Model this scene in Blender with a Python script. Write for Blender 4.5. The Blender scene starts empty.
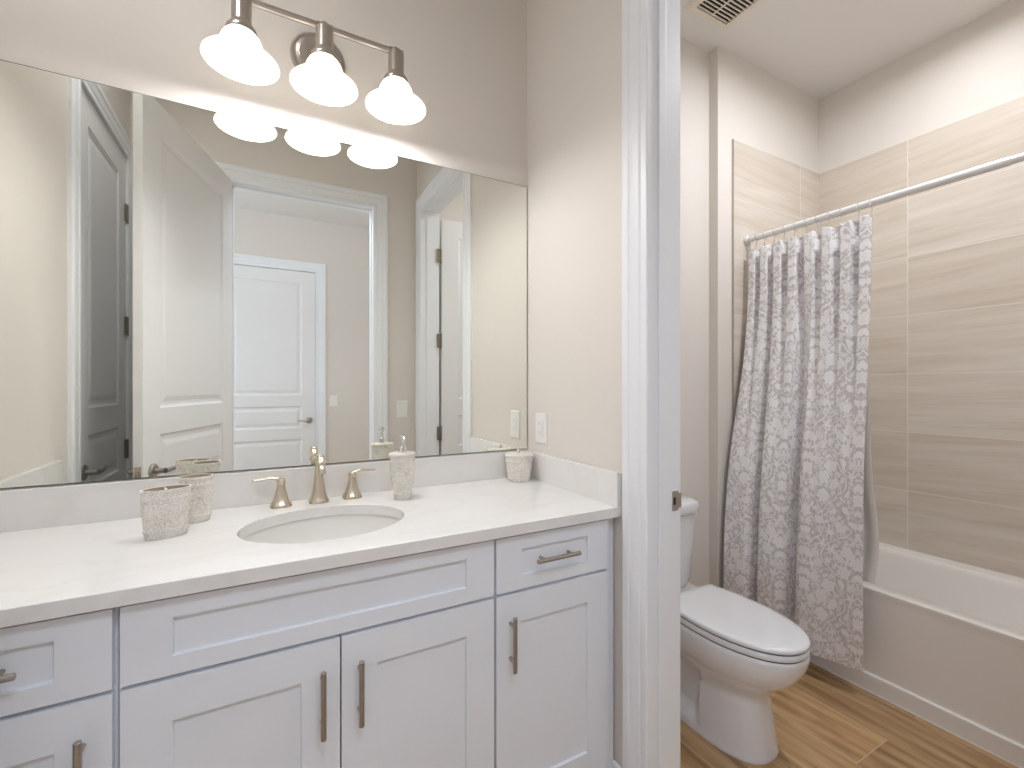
import bpy, bmesh, math, random
import numpy as np
from mathutils import Vector, Matrix

scene = bpy.context.scene
COL = scene.collection
PI = math.pi
random.seed(5)

# ------------------------------------------------------------------ camera, world, light, exposure
cam_d = bpy.data.cameras.new('camera')
cam = bpy.data.objects.new('camera', cam_d)
COL.objects.link(cam)
cam_d.sensor_width = 36.0
cam_d.lens = 454.26 / 1024 * 36.0
cam_d.shift_y = 1.97 / 1024
cam_d.clip_start = 0.02
cam.location = (0, 0, 1.28)
cam.rotation_euler = (PI / 2, 0, -math.radians(28.52))
scene.camera = cam

world = bpy.data.worlds.new('world')
scene.world = world
world.use_nodes = True
world.node_tree.nodes['Background'].inputs[0].default_value = (0.75, 0.86, 1.0, 1)
world.node_tree.nodes['Background'].inputs[1].default_value = 0.3
scene.view_settings.view_transform = 'Standard'
scene.view_settings.look = 'None'
scene.view_settings.gamma = 1.0
scene.view_settings.use_curve_mapping = False
scene.view_settings.exposure = 0.39
try:
    scene.cycles.diffuse_bounces = 8
    scene.cycles.max_bounces = 14
    scene.cycles.sample_clamp_indirect = 6.0
except Exception:
    pass

HALL_FILL_W, HALL_SIDE_FILL_W, VANITY_FILL_W, SHOWER_W, TOILET_FILL_W, BULB_W = 17.5, 18.5, 3.0, 1.5, 12.0, 4.0  # both hall powers, the vanity room and toilet ones drive added fill lights
SHADE_E = 1.25
WARM = (0.985, 0.985, 1.01)
NEUT = (0.96, 1.0, 1.06)
COOL = (0.86, 0.95, 1.10)


def area_light(name, loc, rot, sx, sy, power, color):
    l = bpy.data.lights.new(name, 'AREA')
    l.shape = 'RECTANGLE'
    l.size, l.size_y, l.energy, l.color = sx, sy, power, color
    o = bpy.data.objects.new(name, l)
    COL.objects.link(o)
    o.location, o.rotation_euler = loc, rot
    return o


area_light('hall_ceiling_fill', (0.25, -0.42, 2.90), (math.radians(32), 0, 0), 0.8, 0.35, HALL_FILL_W, COOL)  # added unseen light, tilted to brighten the vanity through the doorway
area_light('hall_side_fill', (-1.75, -1.0, 1.5), (0, -PI / 2, 0), 2.2, 1.6, HALL_SIDE_FILL_W, (0.77, 0.94, 1.16))  # added unseen cool fill panel; the hall has no window here

# ------------------------------------------------------------------ dimensions (metres)
YM = 1.634                       # mirror wall
XL, XR = -0.6544, 0.9595         # side walls of the vanity room
YB = 0.052                       # wall with the entry door
XT0 = 1.0715                     # toilet room, west face
YN, YE, XJ = 1.5807, 1.529, 2.0213
XW = 2.9434
YS = 0.0
ZC = 3.0093
ZK = 0.9116                      # counter top
YH = -1.9                        # far wall of the hall
YB2 = -0.06
HX0, HX1, HZ = -0.42, 0.463, 2.463   # hall door opening

# ------------------------------------------------------------------ materials
MATS = {}


def mat(name, color=(0.8, 0.8, 0.8), rough=0.5, metal=0.0, spec=0.5, coat=0.0):
    m = bpy.data.materials.new(name)
    m.use_nodes = True
    b = m.node_tree.nodes['Principled BSDF']
    b.inputs['Base Color'].default_value = (*color, 1)
    b.inputs['Roughness'].default_value = rough
    b.inputs['Metallic'].default_value = metal
    b.inputs['Specular IOR Level'].default_value = spec
    b.inputs['Coat Weight'].default_value = coat
    MATS[name] = m
    return m


class NT:
    """small helper for wiring nodes"""
    def __init__(s, m):
        s.t = m.node_tree
        s.b = s.t.nodes['Principled BSDF']

    def n(s, typ, **kw):
        nd = s.t.nodes.new(typ)
        for k, v in kw.items():
            setattr(nd, k, v)
        return nd

    def l(s, a, b):
        s.t.links.new(a, b)

    def math(s, op, a, b=None, c=None):
        nd = s.n('ShaderNodeMath', operation=op)
        for i, v in enumerate((a, b, c)):
            if v is None:
                continue
            if isinstance(v, (int, float)):
                nd.inputs[i].default_value = v
            else:
                s.l(v, nd.inputs[i])
        return nd.outputs[0]

    def mix(s, fac, a, b, blend='MIX'):
        nd = s.n('ShaderNodeMix', data_type='RGBA', blend_type=blend)
        for sock, v in ((nd.inputs[0], fac), (nd.inputs[6], a), (nd.inputs[7], b)):
            if isinstance(v, (int, float)):
                sock.default_value = v
            elif isinstance(v, tuple):
                sock.default_value = (*v, 1)
            else:
                s.l(v, sock)
        return nd.outputs[2]

    def coords(s, kind='Object'):
        return s.n('ShaderNodeTexCoord').outputs[kind]

    def mapped(s, vec, scale=(1, 1, 1), loc=(0, 0, 0), rot=(0, 0, 0)):
        mp = s.n('ShaderNodeMapping')
        s.l(vec, mp.inputs[0])
        mp.inputs['Location'].default_value = loc
        mp.inputs['Rotation'].default_value = rot
        mp.inputs['Scale'].default_value = scale
        return mp.outputs[0]

    def noise(s, vec, scale, detail=3.0, rough=0.5, dist=0.0):
        nd = s.n('ShaderNodeTexNoise')
        s.l(vec, nd.inputs['Vector'])
        nd.inputs['Scale'].default_value = scale
        nd.inputs['Detail'].default_value = detail
        nd.inputs['Roughness'].default_value = rough
        nd.inputs['Distortion'].default_value = dist
        return nd.outputs['Fac']

    def ramp(s, fac, stops):
        nd = s.n('ShaderNodeValToRGB')
        e = nd.color_ramp.elements
        while len(e) < len(stops):
            e.new(0.5)
        for el, (p, c) in zip(e, stops):
            el.position = p
            el.color = (*c, 1) if len(c) == 3 else c
        s.l(fac, nd.inputs[0])
        return nd.outputs[0]

    def bump(s, height, strength=0.1, dist=0.002):
        nd = s.n('ShaderNodeBump')
        nd.inputs['Strength'].default_value = strength
        nd.inputs['Distance'].default_value = dist
        s.l(height, nd.inputs['Height'])
        s.l(nd.outputs[0], s.b.inputs['Normal'])


def paint(name, color, rough=0.6, bump=0.06, scale=160):
    m = mat(name, color, rough, spec=0.3)
    t = NT(m)
    c = t.coords()
    t.bump(t.noise(c, scale, 4, 0.6), bump, 0.001)
    return m


paint('wall_paint', (0.720, 0.678, 0.630), 0.65)
paint('ceiling_paint', (0.78, 0.76, 0.74), 0.8)
paint('trim_paint', (0.825, 0.842, 0.868), 0.35, 0.02, 60)
paint('door_paint', (0.80, 0.80, 0.805), 0.38, 0.03, 90)
paint('cabinet_paint', (0.785, 0.815, 0.865), 0.38, 0.02, 70)
mat('porcelain', (0.75, 0.75, 0.765), 0.08, spec=0.6, coat=0.6)
mat('sink_porcelain', (0.84, 0.83, 0.80), 0.10, spec=0.6, coat=0.5)
mat('tub_acrylic', (0.85, 0.825, 0.80), 0.16, spec=0.5, coat=0.3)
mat('plastic_white', (0.84, 0.83, 0.81), 0.35)
mat('vent_cream', (0.78, 0.72, 0.62), 0.45)
mat('dark_gap', (0.02, 0.018, 0.016), 0.8)
mat('brushed_nickel', (0.50, 0.46, 0.42), 0.28, 1.0)
mat('pull_nickel', (0.42, 0.39, 0.35), 0.33, 1.0)
mat('hinge_bronze', (0.30, 0.27, 0.22), 0.40, 1.0)
mat('champagne_bronze', (0.64, 0.56, 0.44), 0.26, 1.0)
mat('chrome', (0.80, 0.80, 0.80), 0.08, 1.0)
mat('rod_steel', (0.80, 0.79, 0.785), 0.30, 0.35)
mat('slot_grey', (0.42, 0.41, 0.40), 0.6)
mat('mirror_glass', (0.93, 0.945, 0.90), 0.005, 1.0)
mat('mirror_edge', (0.10, 0.10, 0.09), 0.4)
mat('grout_caulk', (0.78, 0.74, 0.68), 0.6)
mat('liner_white', (0.80, 0.77, 0.72), 0.4)
mat('gap_shade', (0.10, 0.11, 0.15), 0.6)  # near-black colour painted as shade in the toilet seat gaps


def m_quartz():
    m = mat('quartz', (0.85, 0.83, 0.80), 0.14, spec=0.5)
    t = NT(m)
    c = t.coords()
    v = t.noise(t.mapped(c, (1.0, 1.6, 1.0), rot=(0, 0, 0.5)), 2.2, 6, 0.6, 1.2)
    f = t.math('SUBTRACT', 1.0, t.math('MULTIPLY', t.math('ABSOLUTE', t.math('SUBTRACT', v, 0.5)), 22.0))
    f = t.math('MULTIPLY', t.math('MAXIMUM', f, 0.0), 0.28)
    col = t.mix(f, (0.79, 0.78, 0.76), (0.71, 0.67, 0.63))
    t.l(col, t.b.inputs['Base Color'])


def m_shade():
    m = mat('opal_glass', (0.9, 0.88, 0.84), 0.25, spec=0.5)
    t = NT(m)
    t.b.inputs['Emission Color'].default_value = (1.0, 0.93, 0.82, 1)
    t.b.inputs['Emission Strength'].default_value = SHADE_E


def m_lens():
    m = mat('lamp_lens', (0.9, 0.9, 0.88), 0.4)
    t = NT(m)
    t.b.inputs['Emission Color'].default_value = (1.0, 0.92, 0.80, 1)
    t.b.inputs['Emission Strength'].default_value = 8.0


def m_floor():
    m = mat('wood_look_tile', (0.4, 0.25, 0.13), 0.33, spec=0.4)
    t = NT(m)
    c = t.coords('Object')
    # planks run along world Y: u along Y, v across (X)
    uv = t.mapped(c, (1, 1, 1), loc=(0, 0, 0), rot=(0, 0, -PI / 2))     # (x,y)->(y,-x)
    br = t.n('ShaderNodeTexBrick', offset=0.37, offset_frequency=2, squash=1.0)
    mp = t.mapped(uv, (1, 1, 1), loc=(-0.796 + 3.66 - 0.4514, 1.978 + 0.22 * 8, 0))
    t.l(mp, br.inputs['Vector'])
    br.inputs['Color1'].default_value = (0, 0, 0, 1)
    br.inputs['Color2'].default_value = (1, 1, 1, 1)
    br.inputs['Mortar'].default_value = (0.5, 0.5, 0.5, 1)
    br.inputs['Scale'].default_value = 1.0
    br.inputs['Mortar Size'].default_value = 0.0016
    br.inputs['Mortar Smooth'].default_value = 0.2
    br.inputs['Bias'].default_value = 0.0
    br.inputs['Brick Width'].default_value = 1.22
    br.inputs['Row Height'].default_value = 0.22
    sep = t.n('ShaderNodeSeparateColor')
    t.l(br.outputs['Color'], sep.inputs[0])
    cell = sep.outputs[0]
    # per plank offset of the grain
    add = t.n('ShaderNodeVectorMath', operation='ADD')
    cmb = t.n('ShaderNodeCombineXYZ')
    t.l(t.math('MULTIPLY', cell, 7.3), cmb.inputs[0])
    t.l(t.math('MULTIPLY', cell, 3.1), cmb.inputs[2])
    t.l(uv, add.inputs[0])
    t.l(cmb.outputs[0], add.inputs[1])
    g1 = t.noise(t.mapped(add.outputs[0], (1.3, 9, 1)), 1.0, 6, 0.66, 2.2)
    g2 = t.noise(t.mapped(add.outputs[0], (5, 110, 1)), 1.0, 3, 0.6, 0.4)
    wv = t.n('ShaderNodeTexWave', wave_type='RINGS', rings_direction='Z')
    t.l(t.mapped(add.outputs[0], (0.9, 5, 1)), wv.inputs['Vector'])
    wv.inputs['Scale'].default_value = 1.1
    wv.inputs['Distortion'].default_value = 9.0
    wv.inputs['Detail'].default_value = 3.0
    f = t.math('ADD', t.math('MULTIPLY', g1, 0.72), t.math('MULTIPLY', wv.outputs['Fac'], 0.10))
    f = t.math('ADD', f, t.math('MULTIPLY', g2, 0.18))
    col = t.ramp(f, [(0.30, (0.21, 0.115, 0.052)), (0.43, (0.37, 0.222, 0.105)), (0.55, (0.50, 0.325, 0.165)), (0.72, (0.61, 0.43, 0.245))])
    tone = t.ramp(cell, [(0.0, (0.80, 0.80, 0.82)), (0.5, (0.98, 0.97, 0.96)), (1.0, (1.12, 1.09, 1.05))])
    col = t.mix(1.0, col, tone, 'MULTIPLY')
    col = t.mix(br.outputs['Fac'], col, (0.56, 0.43, 0.30))
    t.l(col, t.b.inputs['Base Color'])
    t.bump(t.math('ADD', t.math('MULTIPLY', g2, 0.3), t.math('MULTIPLY', br.outputs['Fac'], -1.0)), 0.25, 0.002)


def m_tile(name, uaxis, u0):
    """30 x 61 cm stacked travertine tiles; uaxis 0 = along X, 1 = along Y"""
    m = mat(name, (0.6, 0.5, 0.4), 0.22, spec=0.45)
    t = NT(m)
    g = t.n('ShaderNodeNewGeometry').outputs['Position']
    sp = t.n('ShaderNodeSeparateXYZ')
    t.l(g, sp.inputs[0])
    u = sp.outputs[uaxis]
    uu = t.math('DIVIDE', t.math('SUBTRACT', u, u0), 0.61)
    vv = t.math('DIVIDE', t.math('SUBTRACT', sp.outputs[2], 0.4318), 0.3039)
    iu, iv = t.math('FLOOR', uu), t.math('FLOOR', vv)
    fu, fv = t.math('FRACT', uu), t.math('FRACT', vv)

    def edge(fr, w):
        d = t.math('MINIMUM', fr, t.math('SUBTRACT', 1.0, fr))
        return t.math('LESS_THAN', d, w)
    gr = t.math('MAXIMUM', edge(fu, 0.0022 / 0.61), edge(fv, 0.0019 / 0.3039))
    rnd = t.n('ShaderNodeTexWhiteNoise', noise_dimensions='2D')
    cb = t.n('ShaderNodeCombineXYZ')
    t.l(iu, cb.inputs[0])
    t.l(iv, cb.inputs[1])
    t.l(cb.outputs[0], rnd.inputs['Vector'])
    r = rnd.outputs['Value']
    pv = t.n('ShaderNodeCombineXYZ')
    t.l(t.math('ADD', u, t.math('MULTIPLY', r, 9.0)), pv.inputs[0])
    # gentle tilt of the veins
    t.l(t.math('ADD', sp.outputs[2], t.math('MULTIPLY', u, 0.05)), pv.inputs[1])
    t.l(t.math('MULTIPLY', r, 5.0), pv.inputs[2])
    n1 = t.noise(t.mapped(pv.outputs[0], (0.9, 13, 1)), 1.0, 6, 0.62, 0.9)
    n2 = t.noise(t.mapped(pv.outputs[0], (2.5, 60, 1)), 1.0, 4, 0.6, 0.6)
    f = t.math('ADD', t.math('MULTIPLY', n1, 0.75), t.math('MULTIPLY', n2, 0.25))
    f = t.math('ADD', f, t.math('MULTIPLY', t.math('SUBTRACT', r, 0.5), 0.06))
    col = t.ramp(f, [(0.30, (0.55, 0.475, 0.39)), (0.45, (0.625, 0.555, 0.475)), (0.56, (0.675, 0.615, 0.545)), (0.70, (0.72, 0.675, 0.62))])
    col = t.mix(gr, col, (0.76, 0.70, 0.62))
    t.l(col, t.b.inputs['Base Color'])
    t.bump(gr, -0.2, 0.001)


def m_carved():
    m = mat('carved_whitewash', (0.7, 0.66, 0.58), 0.7, spec=0.25)
    t = NT(m)
    c = t.coords('Object')
    wob = t.n('ShaderNodeTexNoise')
    t.l(c, wob.inputs['Vector'])
    wob.inputs['Scale'].default_value = 45.0
    wob.inputs['Detail'].default_value = 2.0
    mx = t.n('ShaderNodeVectorMath', operation='MULTIPLY_ADD')
    t.l(wob.outputs['Color'], mx.inputs[0])
    mx.inputs[1].default_value = (0.012, 0.012, 0.012)
    t.l(c, mx.inputs[2])
    vo = t.n('ShaderNodeTexVoronoi', feature='F1')
    t.l(mx.outputs[0], vo.inputs['Vector'])
    vo.inputs['Scale'].default_value = 95.0
    rings = t.math('ADD', t.math('MULTIPLY', t.math('SINE', t.math('MULTIPLY', vo.outputs['Distance'], 20.0)), 0.5), 0.5)
    n = t.noise(c, 170, 4, 0.7)
    big = t.noise(c, 28, 2, 0.5)
    f = t.math('ADD', t.math('MULTIPLY', rings, 0.30), t.math('ADD', t.math('MULTIPLY', n, 0.36), t.math('MULTIPLY', big, 0.36)))
    col = t.ramp(f, [(0.30, (0.55, 0.49, 0.41)), (0.42, (0.68, 0.635, 0.57)), (0.54, (0.79, 0.76, 0.71)), (0.75, (0.83, 0.81, 0.775))])
    t.l(col, t.b.inputs['Base Color'])
    t.bump(f, 0.35, 0.002)
    mat('cup_interior', (0.50, 0.40, 0.29), 0.75, spec=0.2)


def m_curtain():
    m = mat('damask_cloth', (0.6, 0.55, 0.5), 0.85, spec=0.15)
    t = NT(m)
    a = t.n('ShaderNodeAttribute', attribute_name='damask')
    c = t.coords('Object')
    n = t.noise(c, 260, 3, 0.7)
    f = t.math('ADD', a.outputs['Fac'], t.math('MULTIPLY', t.math('SUBTRACT', n, 0.5), 0.35))
    col = t.ramp(f, [(0.0, (0.60, 0.56, 0.555)), (0.35, (0.665, 0.63, 0.625)), (0.7, (0.81, 0.795, 0.80)), (1.0, (0.865, 0.855, 0.86))])
    t.l(col, t.b.inputs['Base Color'])
    t.bump(t.noise(c, 900, 2), 0.15, 0.0006)


m_quartz(); m_shade(); m_lens(); m_floor(); m_carved(); m_curtain()
m_tile('travertine_side', 1, 1.093)
m_tile('travertine_end', 0, 2.736)


# ------------------------------------------------------------------ mesh builder
class MB:
    def __init__(s):
        s.v, s.f = [], []

    def add(s, verts, faces, M=None):
        o = len(s.v)
        for p in verts:
            p = Vector(p)
            s.v.append(M @ p if M is not None else p)
        s.f += [tuple(i + o for i in f) for f in faces]
        return s

    def box(s, x0, x1, y0, y1, z0, z1, M=None):
        v = [(x0, y0, z0), (x1, y0, z0), (x1, y1, z0), (x0, y1, z0), (x0, y0, z1), (x1, y0, z1), (x1, y1, z1), (x0, y1, z1)]
        f = [(0, 3, 2, 1), (4, 5, 6, 7), (0, 1, 5, 4), (1, 2, 6, 5), (2, 3, 7, 6), (3, 0, 4, 7)]
        return s.add(v, f, M)

    def loft(s, rings, cap0=True, cap1=True, M=None, closed=True):
        n = len(rings[0])
        v, f = [], []
        for r in rings:
            v += list(r)
        for k in range(len(rings) - 1):
            for i in range(n if closed else n - 1):
                j = (i + 1) % n
                f.append((k * n + i, k * n + j, (k + 1) * n + j, (k + 1) * n + i))
        if cap0:
            f.append(tuple(range(n - 1, -1, -1)))
        if cap1:
            f.append(tuple(range((len(rings) - 1) * n, len(rings) * n)))
        return s.add(v, f, M)

    def lathe(s, prof, c=(0, 0, 0), seg=40, M=None, cap0=True, cap1=True, sx=1.0, sy=1.0):
        rings = [[(c[0] + r * sx * math.cos(2 * PI * i / seg), c[1] + r * sy * math.sin(2 * PI * i / seg), c[2] + z) for i in range(seg)] for r, z in prof]
        return s.loft(rings, cap0, cap1, M)

    def tube(s, pts, rad, seg=14, M=None, flat=None):
        pts = [Vector(p) for p in pts]
        rads = rad if isinstance(rad, (list, tuple)) else [rad] * len(pts)
        rings = []
        up = None
        for i, p in enumerate(pts):
            d = (pts[min(i + 1, len(pts) - 1)] - pts[max(i - 1, 0)]).normalized()
            if up is None:
                a = Vector((0, 0, 1)) if abs(d.z) < 0.9 else Vector((1, 0, 0))
                up = (a - d * a.dot(d)).normalized()
            else:
                up = (up - d * up.dot(d)).normalized()
            side = d.cross(up)
            ra, rb = rads[i] if isinstance(rads[i], (list, tuple)) else (rads[i], rads[i])
            rings.append([p + side * (ra * math.cos(2 * PI * k / seg)) + up * (rb * math.sin(2 * PI * k / seg)) for k in range(seg)])
        return s.loft(rings, True, True, M)

    def build(s, name, m, parent=None, smooth=False, bevel=0.0, seg=2, subsurf=0, label=None, normals=True, angle=35):
        base = Vector((0, 0, 0))
        if parent is not None:
            p = parent
            while p is not None:
                base = base + Vector(p.location)
                p = p.parent
        else:
            xs = [v.x for v in s.v]; ys = [v.y for v in s.v]; zs = [v.z for v in s.v]
            base = Vector(((min(xs) + max(xs)) / 2, (min(ys) + max(ys)) / 2, min(zs)))
        me = bpy.data.meshes.new(name)
        me.from_pydata([tuple(v - base) for v in s.v], [], s.f)
        if normals:
            bm = bmesh.new(); bm.from_mesh(me)
            bmesh.ops.recalc_face_normals(bm, faces=bm.faces)
            bm.to_mesh(me); bm.free()
        me.materials.append(MATS[m] if isinstance(m, str) else m)
        o = bpy.data.objects.new(name, me)
        COL.objects.link(o)
        if parent is not None:
            o.parent = parent
        else:
            o.location = base
        if bevel > 0:
            b = o.modifiers.new('bevel', 'BEVEL')
            b.width, b.segments, b.limit_method, b.angle_limit = bevel, seg, 'ANGLE', math.radians(40)
        if subsurf:
            q = o.modifiers.new('subsurf', 'SUBSURF')
            q.levels = q.render_levels = subsurf
        if smooth:
            me.polygons.foreach_set('use_smooth', [True] * len(me.polygons))
            if angle:
                try:
                    me.set_sharp_from_angle(angle=math.radians(angle))
                except Exception:
                    pass
        if label:
            o['label'] = label
        return o


def thing(name, label, cat, loc=(0, 0, 0), group=None):
    o = bpy.data.objects.new(name, None)
    COL.objects.link(o)
    o.location = loc
    o.empty_display_size = 0.05
    o['label'], o['category'] = label, cat
    if group:
        o['group'] = group
    return o


def tag(o, label, cat, group=None, kind=None):
    o['label'], o['category'] = label, cat
    if group:
        o['group'] = group
    if kind:
        o['kind'] = kind
    return o


def structure(o, label=None, cat=None):
    o['kind'] = 'structure'
    if label:
        o['label'] = label
    if cat:
        o['category'] = cat
    return o


# ------------------------------------------------------------------ room shell
def wall(name, label, *boxes, m='wall_paint'):
    b = MB()
    for bx in boxes:
        b.box(*bx)
    return structure(b.build(name, m), label, 'wall')


fl = MB().box(-2.1, XW + 0.1, YH - 0.1, YM + 0.1, -0.06, 0.0)
fl = fl.build('floor', 'wood_look_tile')
structure(fl, 'wood-look plank tile floor with pale grout lines', 'floor')
me = fl.data                                       # keep the object origin at the world origin for the plank layout
off = Vector(fl.location)
for v in me.vertices:
    v.co += off
fl.location = (0, 0, 0)
structure(MB().box(-2.1, XW + 0.1, YH - 0.1, YM + 0.1, ZC, ZC + 0.06).build('ceiling', 'ceiling_paint'), 'plain off-white ceiling', 'ceiling')

# right-hand wall: opening to the toilet room  y 0.163..0.9556
JY0, JY1 = 0.181, 0.9450
JT = 0.018
ZD = 2.503
wall('wall_right', 'beige wall between vanity and toilet room with a door opening',
     (XR, XT0, JY1 + JT, YM, 0, ZC), (XR, XT0, YB2, JY0 - JT, 0, ZC), (XR, XT0, JY0 - JT, JY1 + JT, ZD + JT, ZC))
wall('wall_back', 'beige wall behind the wide vanity mirror', (XL - 0.1, XR, YM, YM + 0.1, 0, ZC))
LY0, LY1 = 0.130, 0.848
wall('wall_left', 'beige wall at the left end of the vanity with the closet door',
     (XL - 0.1, XL, LY1 + JT, YM, 0, ZC), (XL - 0.1, XL, YB2, LY0 - JT, 0, ZC), (XL - 0.1, XL, LY0 - JT, LY1 + JT, ZD + JT, ZC))
EX0, EX1 = -0.175, 0.651
wall('wall_front', 'beige wall with the entry doorway opposite the mirror',
     (XL, EX0 - JT, YB2, YB, 0, ZC), (EX1 + JT, XR, YB2, YB, 0, ZC), (EX0 - JT, EX1 + JT, YB2, YB, ZD + JT, ZC))
wall('wall_toilet_back', 'beige niche wall behind the toilet tank', (XT0, XJ, YN, YN + 0.1, 0, ZC))
wall('wall_tub_end', 'beige wall at the far end of the bathtub', (XJ, XW, YE, YE + 0.1, 0, ZC))
wall('wall_tub_side', 'beige wall along the bathtub above the tiles', (XW, XW + 0.1, YS - 0.1, YE + 0.1, 0, ZC))
wall('wall_toilet_front', 'beige wall of the toilet room near the door', (XT0, XW, YS - 0.1, YS, 0, ZC))
wall('wall_hall_far', 'beige far wall of the hall seen through the doorway', (-2.1, HX0 - JT, YH - 0.1, YH, 0, ZC), (HX1 + JT, 1.8, YH - 0.1, YH, 0, ZC), (HX0 - JT, HX1 + JT, YH - 0.1, YH, HZ + JT, ZC))
wall('wall_hall_right', 'beige right end wall of the hall', (1.7, 1.8, YH, YB2, 0, ZC))
wall('wall_hall_left', 'beige left end wall of the hall', (-2.1, -2.0, YH, YB2, 0, ZC))
wall('wall_hall_near', 'hall side wall beside the bathroom', (-2.0, XL - 0.1, YB2, YB, 0, ZC), (XT0, 1.8, YB2 - 0.1, YS - 0.1, 0, ZC))
wall('wall_closet_back', 'closet interior wall behind the closed door', (XL - 0.2, XL - 0.1 - 0.002, LY0 - 0.1, LY1 + 0.1, 0, ZC))

# tiles
TX0, TT = 2.1342, 0.008
TZ1 = 2.559
structure(MB().box(XW - TT, XW, YS, YE, 0.4318, TZ1).build('wall_tub_side_tiles', 'travertine_side'), 'stacked beige travertine-look wall tiles along the tub', 'wall tile')
structure(MB().box(TX0, XW - TT, YE - TT, YE, 0.4318, TZ1).build('wall_tub_end_tiles', 'travertine_end'), 'beige travertine-look tiles at the end of the tub', 'wall tile')
structure(MB().box(TX0 - 0.004, TX0, YE - TT - 0.002, YE, 0.4318, TZ1 + 0.001).build('trim_9', 'brushed_nickel'), 'thin metal edge strip of the end wall tiles', 'tile trim')


# ------------------------------------------------------------------ door casings and jambs
PROFILE = [(0, 0), (0, 0.010), (0.003, 0.0130), (0.018, 0.0135), (0.022, 0.0085), (0.028, 0.0085), (0.034, 0.0130), (0.048, 0.0145), (0.060, 0.0180), (0.066, 0.0150), (0.072, 0.0190), (0.092, 0.0190), (0.098, 0.0145), (0.1026, 0.012), (0.1026, 0)]


def casing_rings(b, P, a0, a1, zt, left_scale=1.0, right_scale=1.0):
    """P(a, h, z) -> world point;  a along the wall, h out of the wall"""
    rings = []
    for d, h in PROFILE:
        rings.append([P(a0 - d * left_scale, h, 0), P(a0 - d * left_scale, h, zt + d), P(a1 + d * right_scale, h, zt + d), P(a1 + d * right_scale, h, 0)])
    b.loft(rings, False, False, closed=False)


def door_frame(name, label, P, thick, a0, a1, zt, stop=None, both=False, ls=1.0, rs=1.0):
    """casing in the wall plane h = 0, jambs reach back to h = -thick"""
    b = MB()
    casing_rings(b, P, a0, a1, zt, ls, rs)
    if both:
        casing_rings(b, lambda a, h, z: P(a, -thick - h, z), a0, a1, zt, ls, rs)
    o = structure(b.build(name, 'trim_paint', smooth=True, angle=22), label, 'door trim')
    j = MB()

    def bx(a_0, a_1, h0, h1, z0, z1):
        p, q = P(a_0, h0, z0), P(a_1, h1, z1)
        lo = [min(p[i], q[i]) for i in range(3)]
        hi = [max(p[i], q[i]) for i in range(3)]
        j.box(lo[0], hi[0], lo[1], hi[1], lo[2], hi[2])
    e = 0.0005
    bx(a0 - JT + e, a0, 0, -thick, 0, zt)
    bx(a1, a1 + JT - e, 0, -thick, 0, zt)
    bx(a0 - JT + e, a1 + JT - e, 0, -thick, zt, zt + JT - e)
    jo = j.build('jamb', 'trim_paint', o)
    if stop:
        j = MB()
        h0, h1 = stop
        bx(a0, a0 + 0.006, h0, h1, 0, zt)
        bx(a1 - 0.006, a1, h0, h1, 0, zt)
        bx(a0 + 0.006, a1 - 0.006, h0, h1, zt - 0.006, zt)
        j.build('door_stop', 'trim_paint', o, bevel=0.002)
    return o


P_right = lambda a, h, z: (XR - h, a, z)            # wall_right, room side
P_left = lambda a, h, z: (XL + h, a, z)
P_front = lambda a, h, z: (a, YB + h, z)
P_hall = lambda a, h, z: (a, YH + h, z)
tr = door_frame('trim_1', 'white casing and jamb of the toilet room door at the vanity end', P_right, XT0 - XR, JY0, JY1, ZD, (-0.030, -0.058), both=True)
sk = MB().box(1.0475, 1.0712, JY1 - 0.0018, JY1 + 0.0005, 0.914, 0.971).build('strike_plate', 'brushed_nickel', tr, label='brushed nickel strike plate')
MB().box(1.0510, 1.0600, JY1 - 0.0024, JY1 - 0.0016, 0.931, 0.953).build('latch_hole', 'dark_gap', sk)
MB().box(1.0712, 1.0840, JY1 - 0.0018, JY1 + 0.0005, 0.921, 0.964).build('strike_lip', 'brushed_nickel', sk)
door_frame('trim_2', 'white casing of the closet door on the left wall', P_left, 0.1, LY0, LY1, ZD, None, ls=0.72)
door_frame('trim_3', 'white casing of the entry doorway opposite the mirror', P_front, YB - YB2, EX0, EX1, ZD, (-0.040, -0.075))
door_frame('trim_4', 'white casing of the hall door', P_hall, 0.06, HX0, HX1, HZ, None)


# baseboards
def baseboard(name, *boxes):
    b = MB()
    for x0, x1, y0, y1 in boxes:
        b.box(x0, x1, y0, y1, 0, 0.116)
    o = structure(b.build(name, 'trim_paint', bevel=0.004), 'white baseboard', 'baseboard')
    return o


baseboard('baseboard_right', (XR - 0.013, XR, JY1 + 0.1035, 1.0940))
baseboard('baseboard_toilet_back', (XT0, XJ, YN - 0.013, YN))
baseboard('baseboard_tub_end', (XJ, 2.225, YE - 0.013, YE))
baseboard('baseboard_hall', (HX1 + 0.104, 1.7, YH, YH + 0.013), (-2.0, HX0 - 0.104, YH, YH + 0.013))
baseboard('baseboard_front', (EX1 + 0.104, XR, YB, YB + 0.013))


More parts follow.
